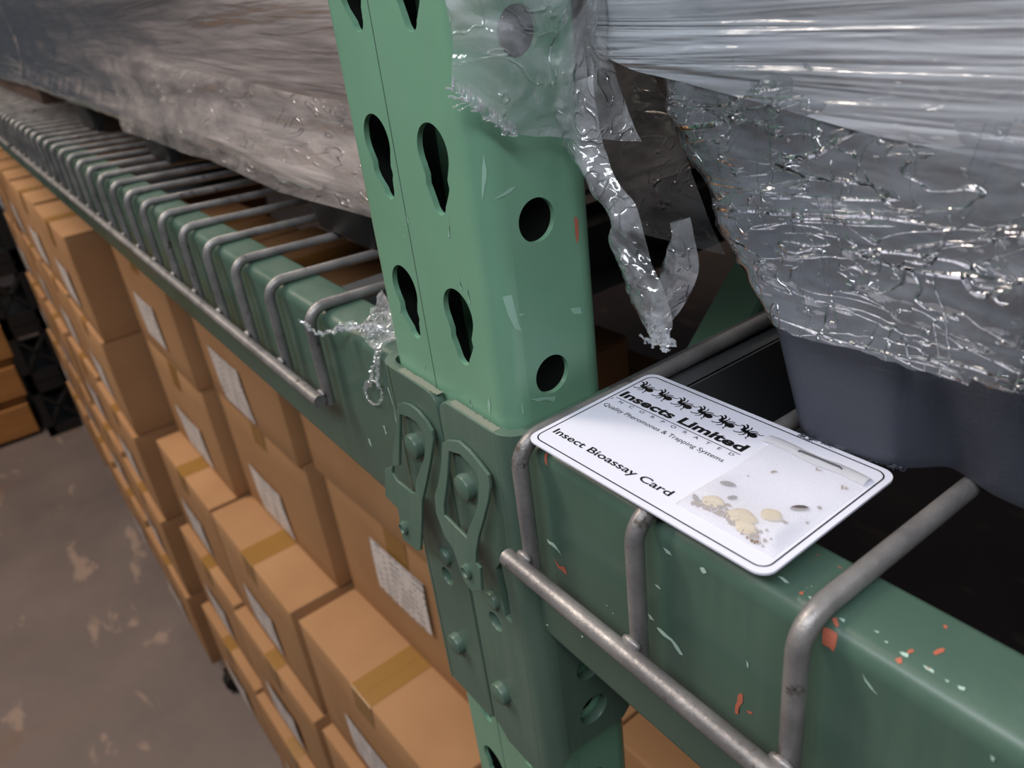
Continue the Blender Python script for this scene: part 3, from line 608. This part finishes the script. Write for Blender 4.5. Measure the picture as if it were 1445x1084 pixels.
patch('film_sheet', [[(-.135, .026, -.0195), (-.122, .022, -.0190), (-.108, .018, -.0185), (-.088, .018, -.0175)], [(-.122, .012, -.0225), (-.112, .010, -.0205), (-.100, .008, -.0200), (-.086, .008, -.0190)], [(-.112, .002, -.0225), (-.106, .000, -.0235), (-.096, -.002, -.0240), (-.0855, -.0035, -.0245)]], 9, M['film_scrap'], scrap, .003, (120, 120, 120))

# ------------------------------------------------------------------ the white card and what is on it
CO = Vector((.01392, -.00475, -.0192)); CT = .02196
CMAT = Matrix.Translation(CO) @ Matrix.Rotation(CT, 4, 'Z') @ Matrix.Diagonal((.001, .001, .001, 1))       # millimetres on the card
CW, CH = 85.6, 54.0
def rrect(x0, y0, x1, y1, r, n=6):
    return arc2(x1-r, y0+r, r, 270, 360, n) + arc2(x1-r, y1-r, r, 0, 90, n) + arc2(x0+r, y1-r, r, 90, 180, n) + arc2(x0+r, y0+r, r, 180, 270, n)
cmap = lambda dz: (lambda a, b, c: CMAT @ Vector((a, b, c + dz)))
card = thing('bioassay_card', 'white plastic card with black insect print and stapled mesh pouch on the right wires', 'card', CMAT @ Vector((CW/2, CH/2, -.8)))
bm = BM(); into(bm, sheet(rrect(0, 0, CW, CH, 4.0), [], .8, cmap(-.4), .12)); obj('card_body', bm, M['card'], card)
bm = BM(); into(bm, sheet(rrect(1.55, 1.75, CW-1.6, CH-1.7, 3.2), [rrect(1.98, 2.18, CW-2.03, CH-2.13, 2.77)], .02, cmap(.03))); obj('border_line', bm, M['ink'], card, smooth=None)
def printed(name, s, x0, x1, y, cap, bold=0, shear=0, spacing=1, parent=None):
    """flat print: s set between x0 and x1 with its baseline on y and the given capital height (mm)"""
    cu = bpy.data.curves.new('print', 'FONT'); cu.body = s; cu.size = 1; cu.offset = bold; cu.shear = shear; cu.space_character = spacing; cu.resolution_u = 4
    o = bpy.data.objects.new('print', cu); COL.objects.link(o)
    me = bpy.data.meshes.new_from_object(o.evaluated_get(bpy.context.evaluated_depsgraph_get()))
    bpy.data.objects.remove(o); bpy.data.curves.remove(cu)
    xs = [v.co.x for v in me.vertices]; a, b = min(xs), max(xs); k = (x1-x0)/(b-a); q = cap/.729
    for v in me.vertices: v.co = CMAT @ Vector((x0+(v.co.x-a)*k, y+v.co.y*q, .035))
    return link_mesh(name, me, M['ink'], card, smooth=None)
printed('printed_title', 'Insect Bioassay Card', 3.8, 50.2, 7.5, 2.75, .020)
printed('printed_line', 'Quality Pheromones & Trapping Systems', 3.4, 50.1, 28.5, 1.85, .008)
printed('printed_line', 'INCORPORATED', 2.6, 50.3, 32.7, 1.25, .012, 0, 3.2)
printed('printed_name', 'Insects Limited', 2.9, 51.0, 36.0, 3.7, .042, .04, 1.02)
bm = BM(); into(bm, sheet([(3.2, 34.45), (51.4, 34.45), (51.4, 34.75), (3.2, 34.75)], [], .01, cmap(.03))); obj('printed_rule', bm, M['ink'], card, smooth=None)
def ant_bm(ox, oy):
    bm = BM()
    def blob(cx, cy, rx, ry, rot, n=14):
        c, s = math.cos(rot), math.sin(rot)
        vs = [bm.verts.new(CMAT @ Vector((ox+cx+rx*math.cos(a)*c-ry*math.sin(a)*s, oy+cy+rx*math.cos(a)*s+ry*math.sin(a)*c, .035))) for a in [2*math.pi*k/n for k in range(n)]]
        bm.faces.new(vs)
    def leg(pts, w=.42):
        p = [Vector(q) for q in pts]; L = []; Rr = []
        for i, q in enumerate(p):
            t = (p[min(i+1, len(p)-1)] - p[max(i-1, 0)]).normalized(); n = Vector((-t.y, t.x))*w*(1 - .45*i/(len(p)-1)); L.append(q+n); Rr.append(q-n)
        a = [bm.verts.new(CMAT @ Vector((ox+q.x, oy+q.y, .037))) for q in L]; b = [bm.verts.new(CMAT @ Vector((ox+q.x, oy+q.y, .037))) for q in Rr]
        for i in range(len(p)-1): bm.faces.new((a[i], b[i], b[i+1], a[i+1]))
    blob(1.4, 2.9, .8, .66, -.2); blob(2.7, 2.75, 1.0, .78, -.1); blob(3.8, 2.5, .65, .55, -.3); blob(5.2, 2.35, 1.4, 1.1, -.15)
    leg([(1.2, 3.3), (.9, 4.3), (.1, 4.9), (-.6, 4.7)]); leg([(1.5, 3.4), (1.7, 4.6), (1.1, 5.6), (.3, 5.9)])
    leg([(2.5, 3.2), (3.0, 4.5), (2.6, 5.6)], .3); leg([(3.2, 3.0), (4.3, 4.3), (5.4, 4.6)], .3); leg([(3.9, 2.8), (5.2, 3.8), (6.8, 3.7), (7.6, 4.3)], .28)
    leg([(2.2, 2.3), (1.5, 1.2), (.3, .7), (-.5, .9)], .3); leg([(3.0, 2.2), (2.9, .9), (1.9, .1)], .3); leg([(3.8, 2.2), (4.6, .9), (4.3, .1), (5.0, -.3)], .28)
    return bm
for k in range(6): obj('printed_insect', ant_bm(2.9+7.95*k, 42.2), M['ink'], card, smooth=None)
PX0, PX1, PY0, PY1 = 53.2, 82.8, 6.3, 47.0
def pouch_h(u, v):       # u across, v up; loosest over the seeds at the bottom
    e = min(u, 1-u, v, (1-v))*8; e = max(0, min(1, e)); e = e*e*(3-2*e)
    return .12 + e*(2.9*math.exp(-((v-.16)/.22)**2)*(.75+.25*math.sin(u*7)) + .55 + .25*noise.noise(Vector((u*5, v*6, 3))))
bm = BM(); N = 40
rows = [[CMAT @ Vector((lerp(PX0, PX1, i/N) + (.8*(j/N) - .3 if i < 3 else 0) + (1.2*(1-j/N) if i == 0 else 0), lerp(PY0, PY1, j/N), pouch_h(i/N, j/N))) for i in range(N+1)] for j in range(N+1)]
strip_loft(bm, rows); pouch = obj('mesh_pouch', bm, M['pouch'], card, smooth=180)
bm = BM(); rows = [[CMAT @ Vector((lerp(52.0, 82.2, i/20), lerp(43.4, 47.4, j/4) + .35*math.sin(i*.5), .55 + .75*math.sin(j/4*math.pi) + .25*noise.noise(Vector((i*.4, j, 0))))) for i in range(21)] for j in range(5)]
strip_loft(bm, rows); bmesh.ops.solidify(bm, geom=bm.faces[:], thickness=.0002); fo = obj('folded_top', bm, M['pouch_fold'], card, smooth=60)
bm = BM(); tube(bm, [CMAT @ Vector(p) for p in ((62.6, 44.6, .5), (62.7, 44.6, 1.5), (63.3, 44.6, 1.75), (74.4, 45.0, 1.75), (75.0, 45.0, 1.5), (75.1, 45.0, .5))], .00022, 6); obj('staple', bm, M['staple'], fo)
def oat(x, y, r, z, label, seed):
    bm = BM(); rows = []
    for j, (k, h) in enumerate(((.02, .50), (.35, .55), (.7, .45), (.95, .25), (1.0, .05), (.9, -.1), (.02, -.1))):
        rows.append([CMAT @ Vector((x + r*k*(1+.28*noise.noise(Vector((seed, math.cos(a), math.sin(a)))))*math.cos(a), y + r*.82*k*math.sin(a)*(1+.25*noise.noise(Vector((seed+5, math.cos(a), math.sin(a))))), z + h)) for a in [2*math.pi*i/18 for i in range(18)]])
    vr = strip_loft(bm, rows, True); bm.faces.new(vr[0]); bm.faces.new(vr[-1][::-1])
    return tag(obj('oat_flake', bm, M['oat'], smooth=60), label, 'oat flake', 'oat flakes in the pouch')
oat(60.0, 13.2, 2.9, .3, 'pale oat flake at the left inside the mesh pouch', 1)
oat(68.6, 13.2, 3.8, .3, 'largest oat flake, in the middle of the mesh pouch', 2)
oat(73.4, 18.6, 2.8, .3, 'oat flake toward the right inside the mesh pouch, beside the largest one', 3)
oat(72.3, 10.6, 2.6, .3, 'oat flake lowest in the mesh pouch, by its bottom seam', 4)
def seed(x, y, l, wd, rot, label):
    bm = BM(); mt = CMAT @ Matrix.Translation((x, y, .55)) @ Matrix.Rotation(rot, 4, 'Z') @ Matrix.Rotation(math.radians(90), 4, 'Y')
    lathe(bm, [(wd*.05, -l/2), (wd*.3, -l*.4), (wd*.5, -l*.1), (wd*.45, l*.2), (wd*.2, l*.43), (wd*.04, l/2)], 10, mt)
    return tag(obj('grain_beetle', bm, M['seed'], smooth=60), label, 'insect', 'dark insects in the pouch')
seed(57.9, 21.4, 4.2, 1.3, .4, 'dark insect at the upper left inside the mesh pouch')
seed(76.6, 25.2, 4.6, 1.5, .75, 'dark insect at the right inside the mesh pouch')
seed(56.0, 11.2, 3.2, 1.3, -.5, 'dark insect at the far left edge of the mesh pouch')
seed(62.4, 17.6, 2.6, 1.0, .9, 'small dark insect above the left oat flake in the pouch')
bm = BM()
for k in range(230):
    t = random.random(); x = lerp(56.5, 79.0, t); y = 8.8 + abs(random.gauss(0, 2.2)) + 1.2*math.sin(t*5)
    if y > 15: continue
    s_ = random.uniform(.15, .5)
    bmesh.ops.create_icosphere(bm, subdivisions=1, radius=s_*.001, matrix=Matrix.Translation(CMAT @ Vector((x, y, s_*.6+random.random()*.2))))
for x, y, s_ in ((62.6, 33.9, .9), (79, 39.8, 1.0), (69.8, 42.2, .8), (79.5, 29, .8), (77, 18.8, .9), (81, 22, .5), (59, 28, .4)):
    for k in range(6): bmesh.ops.create_icosphere(bm, subdivisions=1, radius=s_*.00035, matrix=Matrix.Translation(CMAT @ Vector((x+random.gauss(0, s_*.4), y+random.gauss(0, s_*.4), .2))))
cr = obj('grain_crumbs', bm, M['crumb']); cr['kind'] = 'stuff'; tag(cr, 'brown grain dust and crumbs along the bottom of the mesh pouch', 'crumbs')

# ------------------------------------------------------------------ cartons below the shelf
S = .23                                                     # one grid unit of the stack
def U(u, d, z): return Vector((CAM.x + S*u, CAM.y + S*d, CAM.z + S*z))
LZ = [-1.47 - .873*k for k in range(6)]
cart = thing('stock_trolley', 'low black platform trolley under the carton stacks', 'trolley', (-1.0, .3, -Z0))
zb_ = CAM.z + S*LZ[5]
bm = BM(); box(bm, (-2.9, .05, zb_-.030), (.42, .50, zb_-.001), .004); obj('platform', bm, M['black'], cart)
for cx_ in (-2.6, -1.345, -.55, .3):
    for cy_ in ((.012 if cx_ == -1.345 else .075), .44):
        bm = BM(); r = (zb_-.030+Z0)/2; lathe(bm, [(r*.5, -.016), (r*.9, -.016), (r, -.011), (r, .011), (r*.9, .016), (r*.5, .016)], 20, Matrix.Translation((cx_, cy_, -Z0+r)) @ Matrix.Rotation(math.radians(90), 4, 'Y'))
        wh = obj('caster_wheel', bm, M['rubber'], cart)
        bm = BM(); box(bm, (cx_-.021, cy_-.012, -Z0+r*.9), (cx_-.018, cy_+.012, zb_-.033)); box(bm, (cx_+.018, cy_-.012, -Z0+r*.9), (cx_+.021, cy_+.012, zb_-.033)); box(bm, (cx_-.021, cy_-.014, zb_-.0335), (cx_+.021, cy_+.014, zb_-.0300)); obj('caster_fork', bm, M['black'], wh)
def carton(label, xl, xr, yf, z0, z1, rot, lab, dep=.48, tape=True):
    cx_, wd, h = (xl+xr)/2, xr-xl, z1-z0
    t = thing('carton', label, 'carton', (cx_, yf+dep/2, z0), 'cartons under the left shelf')
    b = rawloc(t)
    x0, x1 = b.x-wd/2, b.x+wd/2; y0, y1 = b.y-dep/2, b.y+dep/2; zt_ = z1-.0032
    bm = BM(); vs = box(bm, (x0, y0, z0+.0004), (x1, y1, zt_), 0)
    bmesh.ops.subdivide_edges(bm, edges=bm.edges[:], cuts=4, use_grid_fill=True)
    for v in bm.verts:
        q = (v.co.x-b.x)/(wd/2); s = (v.co.z-z0)/h; p = (v.co.y-b.y)/(dep/2)
        e = (1-q*q)*(1-(2*s-1)**2); f_ = (1-p*p)*(1-(2*s-1)**2)
        if abs(p) > .999: v.co.y += math.copysign(.003*e, p)*(1+noise.noise(Vector((b.x*9, b.z*9, 1))))
        if abs(q) > .999: v.co.x += math.copysign(.0012*f_, q)*-1
    es = [e for e in bm.edges if len(e.link_faces) == 2 and e.calc_face_angle(0) > .8]
    bmesh.ops.bevel(bm, geom=es, offset=.0022, segments=2, profile=.5, affect='EDGES')
    obj('box_body', bm, M['carton'], t)
    for sx in (-1, 1):                                       # the two top flaps meet over the middle
        bm = BM(); a, c = (x0+.0008, b.x-.0008) if sx < 0 else (b.x+.0008, x1-.0008)
        box(bm, (a, y0-.0004, zt_+.0001), (c, y1+.0004, z1-.0004), .0012, 1); obj('top_flap', bm, M['carton'], t)
    if tape:
        bm = BM(); w_ = .024
        pts = [(y0-.0024, z1-.050), (y0-.0022, z1-.02), (y0-.0014, z1-.001), (y0+.001, z1+.0001), (y1, z1+.0001)]
        strip_loft(bm, [[(b.x-w_, y, z), (b.x+w_, y, z)] for y, z in pts]); obj('packing_tape', bm, M['tape'], t)
    lx0 = x0 + wd*lab[0]; lx1 = x0 + wd*lab[1]; lz1 = z1 - h*lab[2]; lz0 = z1 - h*lab[3]
    def ly(x, z):
        q = (x-b.x)/(wd/2); s = (z-z0)/h
        return y0 - .0008 - .006*(1-q*q)*(1-(2*s-1)**2)
    bm = BM(); strip_loft(bm, [[(lerp(lx0, lx1, i/4), ly(lerp(lx0, lx1, i/4), lerp(lz0, lz1, j/4)), lerp(lz0, lz1, j/4)) for i in range(5)] for j in range(5)])
    part_label(obj('shipping_label', bm, M['label'], t), 'white printed shipping label')
    t.rotation_euler.z = rot
    return t
COLS = [  # where, right edge, width, depth of face per layer, turn
 ('stack just left of the post', -2.26, 1.48, [1.10, 1.13, .765, .70, .66], .045),
 ('second stack left of the post', -3.80, 1.37, [.985, 1.00, .70, .62, .55], .03),
 ('third stack left of the post', -5.20, 1.36, [.86, .868, .67, .60, .53], .02),
 ('fourth stack left of the post', -6.72, 1.48, [.575, .555, .512, .468, .425], .0),
 ('fifth stack left of the post', -8.34, 1.46, [.575, .56, .52, .475, .43], .01),
 ('sixth stack left of the post', -9.94, 1.46, [.58, .56, .50, .48, .435], -.01),
 ('seventh stack left of the post', -11.6, 1.50, [.56, .55, .50, .47, .43], .0),
 ('stack directly behind the post', -.70, 1.46, [1.12, 1.14, 1.0, .95, .92], .02)]
LAY = ['top carton', 'second carton from the top', 'middle carton', 'second carton from the bottom', 'bottom carton']
for ci, (wh, xr, wd, ds, rot) in enumerate(COLS):
    for k, d in enumerate(ds):
        a = U(xr-wd, d, LZ[k+1]); c = U(xr, d, LZ[k])
        lab = (.30, .66, .42, .80)
        if wh == 'stack directly behind the post' and k < 1: continue
        if ci == 0 and k == 0: lab = (.32, .66, .04, .30)
        if ci == 0 and k == 1: lab = (.32, .66, .22, .60)
        if ci == 1 and k < 2: lab = (.22, .60, .50, .94)
        if ci == 2 and k == 1: lab = (.30, .72, .50, .92)
        carton(f'{LAY[k]} of the {wh}', a.x, c.x, a.y, a.z, c.z, rot + (.006*math.sin(ci*5+k*3)), lab, .15 if ci == len(COLS)-1 else (.22 if k == 0 and ci < 4 else .48), ci < len(COLS)-1)

# ------------------------------------------------------------------ across the aisle: crates and wooden pallets
def pallet(x, y, z, label):
    t = thing('wooden_pallet', label, 'pallet', (x, y, z), 'wooden pallets')
    for sx in (-.44, 0, .44):
        bm = BM(); box(bm, (x+sx-.02, y-.5, z+.016), (x+sx+.02, y+.5, z+.138), .003, 1); obj('stringer', bm, M['wood'], t)
    for z0, n in ((z+.138, 7), (z, 3)):
        for k in range(n):
            yy = y-.455+.91*k/(n-1)
            bm = BM(); box(bm, (x-.43, yy-.045, z0), (x+.43, yy+.045, z0+.016), .002, 1); obj('deck_board', bm, M['wood'], t)
    return t
for k, nm in enumerate(('bottom wooden pallet of the stack at the far left', 'second wooden pallet up in the far left stack', 'third wooden pallet up in the far left stack')):
    pallet(-3.57, -.655+.012*k, -Z0+.1550*k, nm)
def crate(x, y, z, w_, d, h, label):
    """open-sided black crate: corner posts, rims and crossed ribs"""
    t = thing('plastic_crate', label, 'crate', (x, y, z), 'black crates')
    for sx in (-1, 1):
        for sy in (-1, 1):
            bm = BM(); box(bm, (x+sx*w_/2-(.03 if sx > 0 else 0), y+sy*d/2-(.03 if sy > 0 else 0), z), (x+sx*w_/2+(0 if sx > 0 else .03), y+sy*d/2+(0 if sy > 0 else .03), z+h), .003, 1); obj('corner_post', bm, M['black'], t)
    for zz in (z, z+h-.04):
        bm = BM(); box(bm, (x-w_/2, y-d/2, zz), (x+w_/2, y-d/2+.02, zz+.04)); box(bm, (x-w_/2, y+d/2-.02, zz), (x+w_/2, y+d/2, zz+.04)); box(bm, (x-w_/2, y-d/2, zz), (x-w_/2+.02, y+d/2, zz+.04)); box(bm, (x+w_/2-.02, y-d/2, zz), (x+w_/2, y+d/2, zz+.04)); obj('rim', bm, M['black'], t)
    bm = BM(); box(bm, (x-w_/2+.01, y-d/2+.01, z+.005), (x+w_/2-.01, y+d/2-.01, z+.015)); obj('base', bm, M['black'], t)
    for s_ in (-1, 1):
        bm = BM(); tube(bm, [(x+w_/2-.01, y-s_*d/2*.9, z+.03), (x+w_/2-.01, y+s_*d/2*.9, z+h-.03)], .010, 6); obj('cross_rib', bm, M['black'], t)
    return t
for k, nm in enumerate(('bottom', 'second', 'third', 'topmost')):
    crate(-3.26, -.060, -Z0+.225*k, .42, .145, .222, f'{nm} crate of the slim black stack beside the wooden pallets')
